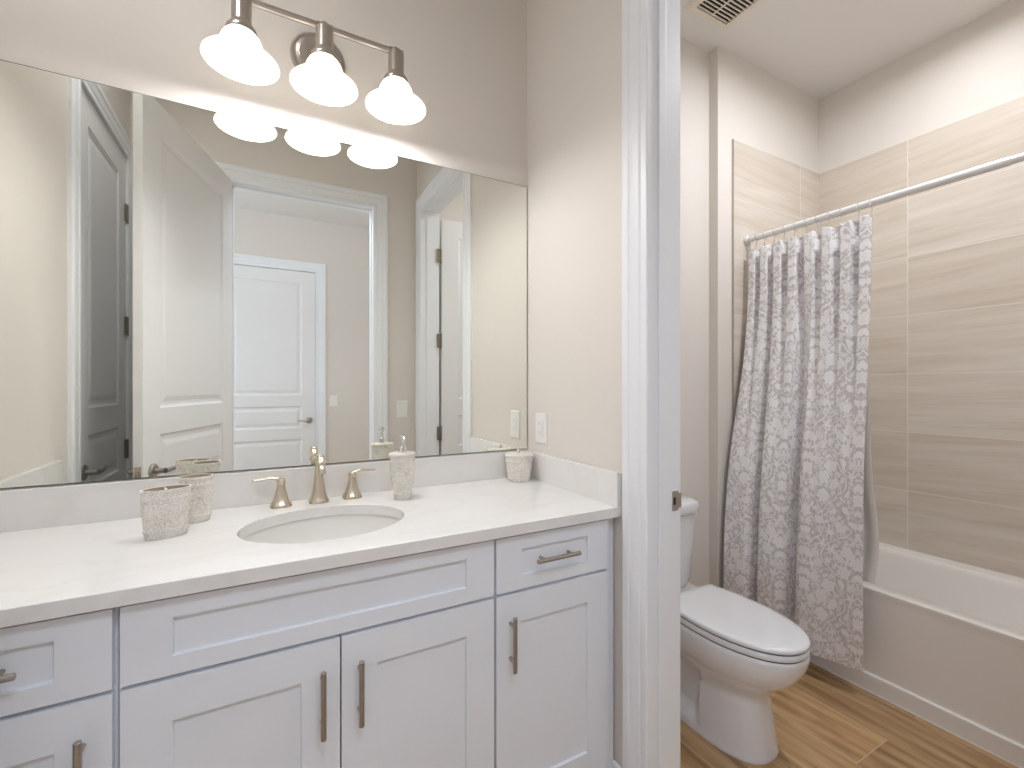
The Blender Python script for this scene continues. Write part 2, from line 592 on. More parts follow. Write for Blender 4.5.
# ------------------------------------------------------------------ paneled faces
def paneled(b, w, z0, z1, t, panels, steps, M, back=True):
    """leaf in local x 0..w, z z0..z1, y 0 (front, faces -y) .. t; panels (x0,x1,z0,z1); steps (inset, depth)"""
    def face(side):
        yf = 0.0 if side < 0 else t
        sg = 1.0 if side < 0 else -1.0

        def quad(x0, x1, a, c):
            b.add([(x0, yf, a), (x1, yf, a), (x1, yf, c), (x0, yf, c)], [(0, 1, 2, 3)], M)
        ps = sorted(panels, key=lambda p: p[2])
        px0, px1 = ps[0][0], ps[0][1]
        quad(0, px0, z0, z1)
        quad(px1, w, z0, z1)
        zz = z0
        for p in ps:
            quad(px0, px1, zz, p[2])
            zz = p[3]
        quad(px0, px1, zz, z1)
        for p in ps:
            rings = [[(p[0], yf, p[2]), (p[1], yf, p[2]), (p[1], yf, p[3]), (p[0], yf, p[3])]]
            for ins, dep in steps:
                y = yf + sg * dep
                rings.append([(p[0] + ins, y, p[2] + ins), (p[1] - ins, y, p[2] + ins), (p[1] - ins, y, p[3] - ins), (p[0] + ins, y, p[3] - ins)])
            b.loft(rings, False, True, M)
    face(-1)
    if back:
        face(1)
    else:
        b.add([(0, t, z0), (w, t, z0), (w, t, z1), (0, t, z1)], [(0, 1, 2, 3)], M)
    b.add([(0, 0, z0), (w, 0, z0), (w, 0, z1), (0, 0, z1), (0, t, z0), (w, t, z0), (w, t, z1), (0, t, z1)],
          [(0, 4, 5, 1), (3, 2, 6, 7), (0, 3, 7, 4), (1, 5, 6, 2)], M)
    return b


DOOR_STEPS = [(0.004, 0.004), (0.012, 0.0075), (0.020, 0.0085), (0.028, 0.0085), (0.048, 0.0035), (0.056, 0.003)]
SHAKER = [(0.0015, 0.0075), (0.003, 0.008)]


def door_leaf(name, label, w, M, zt, lever_x=None, lever_sides=(-1,), hinge_x=None, hinge_sides=(-1,), flip=1):
    """M maps local leaf coordinates to the world"""
    b = MB()
    st = 0.125
    panels = [(st, w - st, 0.24, 0.735), (st, w - st, 0.85, 1.072), (st, w - st, 1.186, zt - 0.125)]
    paneled(b, w, 0.008, zt - 0.004, 0.035, panels, DOOR_STEPS, M)
    d = b.build(name, 'door_paint')
    structure(d, label, 'door')
    if lever_x is not None:
        for sd in lever_sides:
            h = MB()
            y0 = 0.0 if sd < 0 else 0.035
            dr = -1 if sd < 0 else 1
            R = M @ Matrix.Translation((lever_x, y0, 0.925)) @ Matrix.Rotation(PI / 2 * (1 if sd < 0 else -1), 4, 'X')
            h.lathe([(0.031, 0), (0.031, 0.006), (0.027, 0.010), (0.012, 0.012), (0.011, 0.045), (0.013, 0.048)], seg=28, M=R)
            lx = 1 if lever_x < w / 2 else -1
            pts = [(lever_x, y0 + dr * 0.048, 0.925), (lever_x + lx * 0.02, y0 + dr * 0.052, 0.925), (lever_x + lx * 0.06, y0 + dr * 0.052, 0.926), (lever_x + lx * 0.108, y0 + dr * 0.046, 0.929)]
            h.tube(pts, [(0.011, 0.011), (0.010, 0.010), (0.007, 0.009), (0.005, 0.008)], 12, M)
            h.build('handle', 'pull_nickel', d, smooth=True, label='satin nickel door lever')
    if lever_x is not None:
        xe = 0.0 if lever_x < w / 2 else w
        s_ = MB().box(xe - 0.0012, xe + 0.0012, 0.006, 0.029, 0.897, 0.953, M)
        sx = -1 if xe == 0 else 1
        s_.box(min(xe, xe + sx * 0.011), max(xe, xe + sx * 0.011), 0.012, 0.023, 0.917, 0.933, M)
        s_.build('latch', 'champagne_bronze', d)
    if hinge_x is not None:
        for zz in (0.30, 0.945, 1.60, 2.20):
            hb = MB()
            for sd in hinge_sides:
                yk = -0.006 if sd < 0 else 0.041
                hb.tube([(hinge_x, yk, zz - 0.05), (hinge_x, yk, zz + 0.05)], 0.007, 10, M)
                hb.box(hinge_x - 0.001, hinge_x + 0.030 * flip, min(yk, yk + 0.004), max(yk, yk + 0.004), zz - 0.048, zz + 0.048, M) if flip > 0 else \
                    hb.box(hinge_x - 0.030, hinge_x + 0.001, min(yk, yk + 0.004), max(yk, yk + 0.004), zz - 0.048, zz + 0.048, M)
            hb.build('hinge', 'hinge_bronze', d, smooth=True)
    return d


# door_1: the entry door, swung open about 108 degrees into the room (hinged on the left jamb)
ang = math.radians(107.7)
# local x from hinge to latch; local -y is the visible face (the hall side when shut)
M1 = Matrix.Translation((-0.170, 0.107, 0)) @ Matrix.Rotation(ang, 4, 'Z')
door_leaf('door_1', 'white paneled entry door standing open into the room', 0.868, M1, 2.495, lever_x=0.800, lever_sides=(-1, 1))
# door_2: closet door in the left wall, closed; faces +X
M2 = Matrix.Translation((XL - 0.001, LY0 + 0.003, 0)) @ Matrix.Rotation(PI / 2, 4, 'Z')
door_leaf('door_2', 'closed white narrow closet door on the left wall', LY1 - LY0 - 0.006, M2, ZD - 0.002, lever_x=LY1 - LY0 - 0.07, lever_sides=(-1,), hinge_x=0.0, flip=1)
# door_3: toilet room door, swung open into the toilet room, hinged at the near jamb
M3 = Matrix.Translation((XT0 + 0.030, JY0 + 0.004, 0)) @ Matrix.Rotation(PI, 4, 'Z') @ Matrix.Scale(-1, 4, (1, 0, 0))
door_leaf('door_3', 'white toilet room door swung open against the wall', 0.745, M3, 2.47, lever_x=0.68, lever_sides=(-1, 1), hinge_x=-0.008, flip=-1)
# door_4: hall door, closed
M4 = Matrix.Translation((HX1 - 0.003, YH + 0.004, 0)) @ Matrix.Rotation(PI, 4, 'Z')
door_leaf('door_4', 'closed white three-panel door across the hall', HX1 - HX0 - 0.006, M4, HZ - 0.002, lever_x=0.058, lever_sides=(-1,))


# ------------------------------------------------------------------ vanity cabinets
YF = 1.0753                        # front of doors and drawers
DT = 0.019                         # door thickness
YFF = YF + DT                      # face frame
ZU = ZK - 0.030                    # underside of the counter


def bar_pull(parent, p0, p1, axis):
    """round bar pull with two posts, in front of the door face; p0, p1 = bar ends (x, z)"""
    b = MB()
    yb = YF - 0.028
    a, c = Vector((p0[0], yb, p0[1])), Vector((p1[0], yb, p1[1]))
    d = (c - a).normalized()
    b.tube([a, a + d * 0.0008, c - d * 0.0008, c], [0.0052, 0.006, 0.006, 0.0052], 16)
    for f in (0.175, 0.825):
        q = a.lerp(c, f)
        b.tube([q, Vector((q.x, YF + 0.0005, q.z))], 0.0045, 12)
    return b.build('handle', 'pull_nickel', parent, smooth=True, label='satin nickel bar pull')


def front(parent, name, x0, x1, z0, z1, rail=0.078):
    b = MB()
    M = Matrix.Translation((x0, YF, 0))
    w = x1 - x0
    rz = rail if name != 'drawer' and name != 'false_front' else 0.0365
    paneled(b, w, z0, z1, DT, [(rail, w - rail, z0 + rz, z1 - rz)], SHAKER, M, back=False)
    return b.build(name, 'cabinet_paint', parent)


def cabinet(label, x0, x1, fx0, fx1, sink=False, filler=None):
    t = thing('vanity_cabinet', label, 'cabinet', ((x0 + x1) / 2, 1.36, 0), 'vanity base cabinets')
    e = 0.0006
    a, c = x0 + e, x1 - e
    b = MB()
    b.box(a, a + 0.018, YFF, YM - 0.002, 0.10, ZU - e)
    b.box(c - 0.018, c, YFF, YM - 0.002, 0.10, ZU - e)
    b.box(a + 0.018, c - 0.018, YFF, YM - 0.002, 0.10, 0.118)
    b.box(a + 0.018, c - 0.018, YM - 0.010, YM - 0.002, 0.118, ZU - e)
    for z0, z1 in ((0.118, 0.150), (0.700, 0.745), (0.850, ZU - e)):
        b.box(a + 0.018, c - 0.018, YFF, YFF + 0.019, z0, z1)
    b.box(a, c, YFF + 0.06, YM - 0.002, 0.0, 0.10)
    b.build('body', 'cabinet_paint', t)
    return t


tL = cabinet('white shaker vanity cabinet at the left end, beside the closet wall', XL + 0.001, -0.2395, 0, 0)
dl = front(tL, 'drawer', -0.628, -0.245, 0.7265, 0.8730)
bar_pull(dl, (-0.505, 0.802), (-0.362, 0.802), 'x')
dd = front(tL, 'door', -0.628, -0.245, 0.115, 0.7175)
bar_pull(dd, (-0.285, 0.665), (-0.285, 0.521), 'z')

tS = cabinet('wide white sink cabinet with two doors under the basin', -0.2395, 0.534, 0, 0)
front(tS, 'false_front', -0.234, 0.5305, 0.7265, 0.8730)
dA = front(tS, 'door', -0.234, 0.1472, 0.115, 0.7175)
bar_pull(dA, (0.110, 0.666), (0.110, 0.521), 'z')
dB = front(tS, 'door', 0.1505, 0.5305, 0.115, 0.7175)
bar_pull(dB, (0.189, 0.667), (0.189, 0.522), 'z')

tR = cabinet('narrow white shaker vanity cabinet beside the toilet room door', 0.534, 0.9535, 0, 0)
dr = front(tR, 'drawer', 0.538, 0.917, 0.7265, 0.8730)
bar_pull(dr, (0.649, 0.803), (0.792, 0.803), 'x')
dC = front(tR, 'door', 0.538, 0.917, 0.115, 0.7175)
bar_pull(dC, (0.579, 0.668), (0.579, 0.524), 'z')
MB().box(0.9175, 0.9525, YFF - 0.002, YFF + 0.010, 0.0, ZU - 0.001).build('filler_strip', 'cabinet_paint', tR)

# countertop with an oval cut-out, back and side splashes
SX, SY, SA, SB = 0.147, 1.3285, 0.208, 0.1655
YC = 1.0593
ct = thing('countertop', 'white quartz vanity top with oval sink cut-out and low splashes', 'countertop', (0.15, 1.34, ZU))


def counter():
    x0, x1, y0, y1 = XL + 0.0008, XR - 0.0008, YC, YM - 0.0008
    angs = [2 * PI * i / 120 for i in range(120)]
    for cx_, cy_ in ((x0, y0), (x1, y0), (x1, y1), (x0, y1)):
        angs.append(math.atan2(cy_ - SY, cx_ - SX) % (2 * PI))
    angs = sorted(angs)

    def outer(a):
        c, s = math.cos(a), math.sin(a)
        k = min(((x1 - SX) / c if c > 1e-9 else 1e9), ((x0 - SX) / c if c < -1e-9 else 1e9), ((y1 - SY) / s if s > 1e-9 else 1e9), ((y0 - SY) / s if s < -1e-9 else 1e9))
        return SX + c * k, SY + s * k

    def inner(a, g=0.0):
        # ellipse point in direction a
        c, s = math.cos(a), math.sin(a)
        k = 1 / math.sqrt((c / (SA + g)) ** 2 + (s / (SB + g)) ** 2)
        return SX + c * k, SY + s * k
    n = len(angs)
    O = [outer(a) for a in angs]
    I0 = [inner(a, 0.0015) for a in angs]
    I1 = [inner(a) for a in angs]
    ring = lambda pts, z: [(p[0], p[1], z) for p in pts]
    b = MB()
    # bottom inner -> bottom outer -> top outer -> top inner -> eased edge -> bottom inner
    sh = lambda p, d: (min(max(p[0], x0 + d), x1 - d), max(p[1], y0 + d))
    b.loft([ring(I1, ZU), ring(O, ZU), ring(O, ZK - 0.0015), ring([sh(p, 0.0015) for p in O], ZK), ring(I0, ZK), ring(I1, ZK - 0.0015), ring(I1, ZU)], False, False)
    return b.build('slab', 'quartz', ct)


counter()
HS = 0.1039
MB().box(XL + 0.0008, XR - 0.0008, YM - 0.020, YM - 0.0008, ZK, ZK + HS).build('backsplash', 'quartz', ct, bevel=0.0012)
MB().box(XR - 0.020, XR - 0.0008, YC + 0.0005, YM - 0.0205, ZK, ZK + HS).build('side_splash', 'quartz', ct, bevel=0.0012)
MB().box(XL + 0.0008, XL + 0.020, YC + 0.0005, YM - 0.0205, ZK, ZK + HS).build('side_splash', 'quartz', ct, bevel=0.0012)

# undermount sink
sk = thing('sink', 'oval white undermount basin set in the quartz top', 'sink', (SX, SY, ZU - 0.15))
prof = [(1.12, 0.0), (1.05, 0.0), (1.035, -0.002), (1.025, -0.012), (1.005, -0.045), (0.95, -0.085), (0.84, -0.115), (0.66, -0.135), (0.42, -0.146), (0.18, -0.150), (0.11, -0.152)]
outp = [(0.11, -0.162), (0.45, -0.158), (0.72, -0.146), (0.93, -0.122), (1.03, -0.085), (1.07, -0.04), (1.12, -0.010)]
b = MB()
rings = []
for k, z in prof + outp + [(1.12, 0.0)]:
    rings.append([(SX + SA * k * math.cos(2 * PI * i / 72), SY + SB * k * math.sin(2 * PI * i / 72), ZU - 0.0008 + z) for i in range(72)])
b.loft(rings, False, False)
b.build('basin', 'sink_porcelain', sk, smooth=True, angle=50)
MB().lathe([(0.0, 0.004), (0.021, 0.004), (0.027, 0.002), (0.028, -0.012), (0.0, -0.012)], (SX, SY, ZU - 0.152), 32, cap0=False, cap1=False).build('drain', 'champagne_bronze', sk, smooth=True)

# ------------------------------------------------------------------ faucet
FX, FY = 0.150, 1.562
fa = thing('faucet', 'brushed bronze widespread faucet behind the basin', 'faucet', (FX, FY, ZK))


def rect_ring(c, ux, uy, hx, hy, n=24, p=3.2):
    out = []
    for i in range(n):
        a = 2 * PI * i / n
        ca, sa = math.cos(a), math.sin(a)
        k = (abs(ca) ** p + abs(sa) ** p) ** (-1 / p)
        out.append(Vector(c) + Vector(ux) * (hx * k * ca) + Vector(uy) * (hy * k * sa))
    return out


def spout():
    path = [(1.562, 0.0, .0300, .0290), (1.562, .005, .0300, .0290), (1.562, .009, .0275, .0270), (1.562, .020, .0230, .0230), (1.562, .040, .0178, .0182), (1.562, .065, .0142, .0150),
            (1.562, .092, .0120, .0130), (1.560, .112, .0118, .0125), (1.554, .130, .0120, .0118), (1.542, .141, .0116, .0105), (1.526, .1475, .0112, .0095), (1.509, .1475, .0108, .0088),
            (1.494, .141, .0106, .0082), (1.483, .129, .0106, .0080), (1.476, .114, .0108, .0078), (1.473, .103, .0108, .0076)]
    rings = []
    for i, (y, z, hx, ht) in enumerate(path):
        y0, z0 = path[max(i - 1, 0)][:2]
        y1, z1 = path[min(i + 1, len(path) - 1)][:2]
        d = Vector((0, y1 - y0, z1 - z0)).normalized()
        nrm = Vector((1, 0, 0)).cross(d)
        rings.append(rect_ring((FX, y, ZK + z), (1, 0, 0), nrm, hx, ht))
    b = MB().loft(rings)
    b.build('spout', 'champagne_bronze', fa, smooth=True, angle=50)


spout()
for cx_, cy_, sg in ((0.043, 1.560, -1), (0.253, 1.572, 1)):
    b = MB()
    rings = []
    for z, r in ((0, .0305), (.005, .0305), (.010, .0275), (.022, .0215), (.040, .0160), (.058, .0122), (.068, .0112), (.069, .0122), (.080, .0122), (.084, .0100)):
        rings.append(rect_ring((cx_, cy_, ZK + z), (1, 0, 0), (0, 1, 0), r, r, 24, 2.8))
    b.loft(rings)
    h = b.build('handle_base', 'champagne_bronze', fa, smooth=True, angle=50)
    b = MB()
    pts = [(0.0, .078, .010, .007), (0.010, .085, .0095, .006), (.024, .0885, .0085, .0045), (.045, .0875, .0085, .0038), (.066, .0855, .0085, .0034), (.074, .0865, .0080, .003), (.077, .088, .006, .002)]
    rings = []
    for i, (dx, z, hy, ht) in enumerate(pts):
        d0, d1 = pts[max(i - 1, 0)], pts[min(i + 1, len(pts) - 1)]
        d = Vector((sg * (d1[0] - d0[0]), 0, d1[1] - d0[1])).normalized()
        n_ = d.cross(Vector((0, 1, 0)))
        rings.append(rect_ring((cx_ + sg * dx, cy_, ZK + z), (0, 1, 0), n_, hy, ht, 16, 2.6))
    b.loft(rings)
    b.build('lever', 'champagne_bronze', h, smooth=True, angle=50)

# ------------------------------------------------------------------ accessories on the counter
def carved_cup(name, label, cat, cx_, cy_, prof, hollow, sx=1.0, sy=1.0, rot=0.0, divider=False, seg=72):
    """prof: (r, z) outside; hollow: wall thickness"""
    M = Matrix.Translation((cx_, cy_, ZK + 0.0003)) @ Matrix.Rotation(rot, 4, 'Z')
    t = thing(name, label, cat, (cx_, cy_, ZK))
    b = MB()
    H = prof[-1][1]
    rt = prof[-1][0]
    p = list(prof)
    if hollow:
        p += [(rt - 0.001, H + 0.0015), (rt - hollow + 0.001, H + 0.0015), (rt - hollow, H)]
    b.lathe(p, (0, 0, 0), seg, M, True, not hollow, sx, sy)
    body = b.build('body', 'carved_whitewash', t, smooth=True, angle=40)
    if hollow:
        q = [(rt - hollow, H)] + [(r - hollow, z) for r, z in reversed(prof) if 0.012 < z < H - 0.008] + [(prof[0][0] - hollow, 0.010)]
        MB().lathe(q, (0, 0, 0), seg, M, False, True, sx, sy).build('interior', 'cup_interior', t, smooth=True, label='tan inside')  # inside is a darker tan than the carved outside
    if divider:
        MB().box(-0.002, 0.002, -(rt - hollow) * sy, (rt - hollow) * sy, 0.010, H - 0.002, M).build('divider', 'carved_whitewash', t)
    return t, M, H, rt


def ribbed(r0, r1, H, foot=0.014):
    """foot band, lower ring, carved body with raised flowers band, top ring, lip"""
    f = lambda z: r0 + (r1 - r0) * (z / H) ** 0.9
    pr = [(r0 - 0.0015, 0.0), (r0, 0.002), (f(foot) - 0.0005, foot), (f(foot) + 0.0020, foot + 0.002), (f(foot + .006) + 0.0022, foot + 0.006), (f(foot + .008), foot + 0.008)]
    for k in range(1, 10):
        z = foot + 0.008 + (H - 0.026 - foot - 0.008) * k / 10
        pr.append((f(z) + 0.0013 * math.sin(PI * k / 10), z))
    pr += [(f(H - .026), H - 0.026), (f(H - .024) + 0.0018, H - 0.024), (f(H - .020) + 0.0018, H - 0.020), (f(H - .018) + 0.0002, H - 0.018), (f(H - .008), H - 0.008), (f(H - .006) + .0012, H - 0.006), (r1 + 0.001, H)]
    return pr


holder, Mh, Hh, rh = carved_cup('toothbrush_holder', 'oval carved whitewashed toothbrush holder with two compartments, nearest the counter front', 'toothbrush holder', -0.213, 1.385, ribbed(0.043, 0.051, 0.117), 0.0045, 1.0, 0.56, math.radians(16), True)
tumbler, Mt, Ht, rt = carved_cup('tumbler', 'round carved whitewashed tumbler behind the toothbrush holder', 'tumbler', -0.166, 1.500, ribbed(0.033, 0.039, 0.122), 0.004, 1.0, 0.85, math.radians(10))
disp, Md, Hd, rd = carved_cup('soap_dispenser', 'carved whitewashed soap dispenser with chrome pump right of the faucet', 'soap dispenser', 0.396, 1.480, [(0.0275, 0), (0.029, 0.003), (0.029, 0.016), (0.0310, 0.018), (0.0310, 0.022), (0.030, 0.024), (0.032, 0.042), (0.0335, 0.046), (0.036, 0.052), (0.0385, 0.075), (0.0395, 0.105), (0.0400, 0.120), (0.0412, 0.122), (0.0412, 0.126), (0.0400, 0.128), (0.0410, 0.140), (0.0425, 0.1415), (0.0425, 0.1475), (0.040, 0.149), (0.018, 0.151), (0.012, 0.151)], 0, seg=72)
b = MB()
cx_, cy_, z0 = 0.396, 1.480, ZK + 0.1505
b.lathe([(0.0135, 0), (0.0135, 0.018), (0.012, 0.020), (0.006, 0.0205), (0.0055, 0.048)], (cx_, cy_, z0), 24)
b.build('pump_collar', 'chrome', disp, smooth=True)
b = MB()
b.tube([(cx_, cy_, z0 + 0.046), (cx_, cy_, z0 + 0.054)], [0.0095, 0.0095], 16)
b.tube([(cx_ + 0.002, cy_ + 0.004, z0 + 0.053), (cx_, cy_ - 0.010, z0 + 0.056), (cx_ - 0.003, cy_ - 0.026, z0 + 0.055), (cx_ - 0.005, cy_ - 0.036, z0 + 0.047), (cx_ - 0.005, cy_ - 0.038, z0 + 0.040)], [(0.009, 0.006), (0.0085, 0.006), (0.0065, 0.005), (0.005, 0.005), (0.0045, 0.0045)], 14)
b.build('pump_head', 'chrome', disp, smooth=True)
jar, Mj, Hj, rj = carved_cup('cotton_jar', 'short carved whitewashed lidded jar in the corner of the counter', 'jar', 0.872, 1.548, [(0.042, 0), (0.0435, 0.002), (0.0435, 0.010), (0.0455, 0.012), (0.0455, 0.015), (0.0440, 0.017), (0.0485, 0.045), (0.052, 0.070), (0.0520, 0.074), (0.0540, 0.076), (0.0540, 0.080), (0.0525, 0.082), (0.0535, 0.092)], 0.005)
MB().lathe([(0.045, -0.004), (0.0545, -0.0005), (0.0560, 0.0015), (0.0560, 0.007), (0.053, 0.0095), (0.020, 0.0135), (0.0, 0.014)], (0.872, 1.548, ZK + 0.0945), 56, cap1=False).build('lid', 'carved_whitewash', jar, smooth=True)
MB().lathe([(0.004, 0.0), (0.004, 0.003), (0.0075, 0.006), (0.0080, 0.009), (0.005, 0.0125), (0.0, 0.0135)], (0.872, 1.548, ZK + 0.108), 20, cap1=False).build('knob', 'champagne_bronze', jar, smooth=True)

# ------------------------------------------------------------------ mirror
ZM0, ZM1 = 1.0190, 2.1067
mr = thing('wall_mirror', 'wide frameless mirror on the wall above the vanity', 'mirror', (0.15, YM, ZM0))
MB().box(XL + 0.004, XR - 0.003, YM - 0.0055, YM - 0.0006, ZM0, ZM1).build('backing', 'mirror_edge', mr, label='dark polished mirror edge')
MB().box(XL + 0.006, XR - 0.0048, YM - 0.0068, YM - 0.0055, ZM0 + 0.0022, ZM1 - 0.0022).build('glass', 'mirror_glass', mr)

# ------------------------------------------------------------------ vanity light
VX, VY, VZ = 0.155, 1.450, 2.343
vl = thing('vanity_light', 'three-light nickel bar lamp with lit white bell shades above the mirror', 'wall lamp', (VX, YM, VZ))
RB = Matrix.Translation((VX, YM, 2.362)) @ Matrix.Rotation(PI / 2, 4, 'X')
MB().lathe([(0.084, 0.0), (0.084, 0.008), (0.078, 0.013), (0.072, 0.013), (0.068, 0.019), (0.058, 0.022), (0.054, 0.028), (0.020, 0.034), (0.0, 0.034)], seg=56, M=RB, cap1=False).build('backplate', 'brushed_nickel', vl, smooth=True)
b = MB()
b.tube([(VX, YM - 0.030, 2.358), (VX, 1.52, 2.356), (VX, VY, VZ)], 0.009, 16)
b.build('arm', 'brushed_nickel', vl, smooth=True)
for s_ in (-0.031, 0.031):
    MB().tube([(VX + s_, YM - 0.030, 2.362), (VX + s_, YM - 0.043, 2.362)], [0.006, 0.005], 14).build('mounting_nut', 'champagne_bronze', vl, smooth=True)
b = MB()
b.tube([(VX - 0.212, VY, VZ), (VX + 0.212, VY, VZ)], 0.0095, 18)
for s_ in (-0.212, 0.0, 0.212):
    for e in (-0.017, 0.017):
        b.tube([(VX + s_ + e - 0.004, VY, VZ), (VX + s_ + e + 0.004, VY, VZ)], 0.0125, 18)
b.build('bar', 'brushed_nickel', vl, smooth=True)
SH = [(0.028, -0.096), (0.037, -0.099), (0.044, -0.106), (0.0495, -0.117), (0.0535, -0.130), (0.0565, -0.143), (0.0585, -0.153), (0.0605, -0.157), (0.066, -0.1595), (0.078, -0.1625), (0.088, -0.167), (0.0930, -0.172), (0.0940, -0.1755), (0.0930, -0.177)]
for s_ in (-0.212, 0.0, 0.212):
    b = MB()
    b.lathe([(0.009, 0.014), (0.0125, 0.010), (0.0215, 0.000), (0.0245, -0.008), (0.0245, -0.066), (0.027, -0.072), (0.037, -0.085), (0.0395, -0.095), (0.0385, -0.099), (0.034, -0.097), (0.027, -0.093)], (VX + s_, VY, VZ), 36)
    b.build('socket', 'brushed_nickel', vl, smooth=True)
    b = MB()
    th = 0.003
    b.lathe(SH + [(r - th, z + 0.001) for r, z in reversed(SH)], (VX + s_, VY, VZ), 56, cap0=False, cap1=False)
    b.build('shade', 'opal_glass', vl, smooth=True, label='glowing white bell glass shade')
    l = bpy.data.lights.new('bulb', 'POINT')
    l.energy, l.color, l.shadow_soft_size = BULB_W, WARM, 0.035
    lo = bpy.data.objects.new('bulb', l)
    COL.objects.link(lo)
    lo.parent = vl
    lo.location = Vector((VX + s_, VY, VZ - 0.150)) - Vector(vl.location)

# ------------------------------------------------------------------ outlets and switches
def plate(name, label, cat, M, w, h, kind):
    """M: local x right, z up, -y out of the wall"""
    t = thing(name, label, cat, M.to_translation())
    b = MB()
    b.loft([[(-w / 2, 0, -h / 2), (w / 2, 0, -h / 2), (w / 2, 0, h / 2), (-w / 2, 0, h / 2)],
            [(-w / 2, -0.003, -h / 2), (w / 2, -0.003, -h / 2), (w / 2, -0.003, h / 2), (-w / 2, -0.003, h / 2)],
            [(-w / 2 + .004, -0.006, -h / 2 + .004), (w / 2 - .004, -0.006, -h / 2 + .004), (w / 2 - .004, -0.006, h / 2 - .004), (-w / 2 + .004, -0.006, h / 2 - .004)]], True, True, M)
    b.build('plate', 'plastic_white', t)
    if kind == 'switch':
        b = MB()
        b.loft([[(-.0165, -.006, -.033), (.0165, -.006, -.033), (.0165, -.006, .033), (-.0165, -.006, .033)],
                [(-.0155, -.007, -.032), (.0155, -.007, -.032), (.0155, -.0105, .032), (-.0155, -.0105, .032)]], True, True, M)
        b.build('rocker', 'plastic_white', t)
    else:
        b = MB().box(-.0165, .0165, -.0085, -.006, -.033, .033, M)
        r = b.build('receptacle', 'plastic_white', t, bevel=0.001)
        for zz in (-0.021, 0.016):
            b = MB()
            b.box(-.0075, -.0055, -.0088, -.0083, zz, zz + 0.009, M)
            b.box(.0050, .0070, -.0088, -.0083, zz + 0.001, zz + 0.008, M)
            b.box(-.0022, .0022, -.0088, -.0083, zz - 0.006, zz - 0.002, M)
            b.build('slot', 'slot_grey', r)
        b = MB()
        b.box(-.007, .007, -.0096, -.0085, -.0065, -.0012, M)
        b.box(-.007, .007, -.0096, -.0085, .0012, .0055, M)
        b.build('button', 'plastic_white', r)
    return t


plate('wall_outlet', 'white outlet plate on the beige wall above the side splash', 'outlet', Matrix.Translation((XR - 0.0003, 1.521, 1.113)) @ Matrix.Rotation(-PI / 2, 4, 'Z'), 0.080, 0.120, 'outlet')
plate('light_switch', 'white rocker switch between the entry doorway and toilet door, seen in the mirror', 'light switch', Matrix.Translation((0.852, YB + 0.0003, 1.115)) @ Matrix.Rotation(PI, 4, 'Z'), 0.078, 0.122, 'switch')
plate('light_switch', 'white rocker switch on the hall wall beside the far door, seen in the mirror', 'light switch', Matrix.Translation((0.640, YH + 0.0003, 1.12)) @ Matrix.Rotation(PI, 4, 'Z'), 0.076, 0.120, 'switch')

# ------------------------------------------------------------------ toilet
TCX, TY = 1.520, 1.560
to = thing('toilet', 'white elongated toilet with closed lid beside the bathtub', 'toilet', (TCX, 1.15, 0))


def W(x, y, z):                    # toilet local (x right, y forward from the tank back) to world
    return (TCX + x, TY - y, z)


def egg(yb, yt, hw, ym, wb, n=64, p=2.15):
    """outline: straight back at yb with half width wb, widest hw at ym, tip at yt"""
    out = []
    nf = n // 2
    for i in range(nf):                                     # front arc from right widest to left widest
        a = PI * i / (nf - 1)
        c, s = math.cos(a), math.sin(a)
        k = (abs(c) ** p + abs(s) ** p) ** (-1 / p)
        out.append((hw * c * k, ym + (yt - ym) * s * k))
    nb = n - nf
    # left side back, back edge, right side
    m = nb // 3
    for i in range(1, m + 1):
        f = i / m
        out.append((-(hw - (hw - wb) * f ** 2), ym + (yb - ym) * f))
    for i in range(1, nb - 2 * m + 1):
        f = i / (nb - 2 * m)
        out.append((-wb + 2 * wb * f, yb - 0.006 * math.sin(PI * f)))
    for i in range(1, m + 1):
        f = 1 - i / (m + 1)
        out.append((hw - (hw - wb) * f ** 2, ym + (yb - ym) * f))
    return out[:n]


# pedestal and bowl: lofted sections (z, back y, tip y, half width, widest y, back half width)
secs = [(0.000, 0.10, 0.622, 0.120, 0.40, 0.105), (0.008, 0.10, 0.624, 0.121, 0.40, 0.106), (0.022, 0.10, 0.620, 0.117, 0.40, 0.104), (0.080, 0.10, 0.612, 0.112, 0.40, 0.102),
        (0.140, 0.10, 0.604, 0.107, 0.40, 0.100), (0.190, 0.09, 0.600, 0.104, 0.40, 0.100), (0.225, 0.085, 0.614, 0.112, 0.42, 0.106), (0.255, 0.08, 0.645, 0.128, 0.43, 0.118),
        (0.290, 0.07, 0.685, 0.150, 0.44, 0.135), (0.330, 0.06, 0.712, 0.163, 0.45, 0.150), (0.362, 0.05, 0.724, 0.167, 0.45, 0.158), (0.387, 0.05, 0.727, 0.168, 0.45, 0.160), (0.393, 0.055, 0.723, 0.164, 0.45, 0.156)]
zs = [s[0] for s in secs]


def lerp_sec(z):
    for a, c in zip(secs, secs[1:]):
        if a[0] <= z <= c[0]:
            f = (z - a[0]) / (c[0] - a[0])
            f = f
            return [a[i] + (c[i] - a[i]) * f for i in range(6)]
    return list(secs[-1])


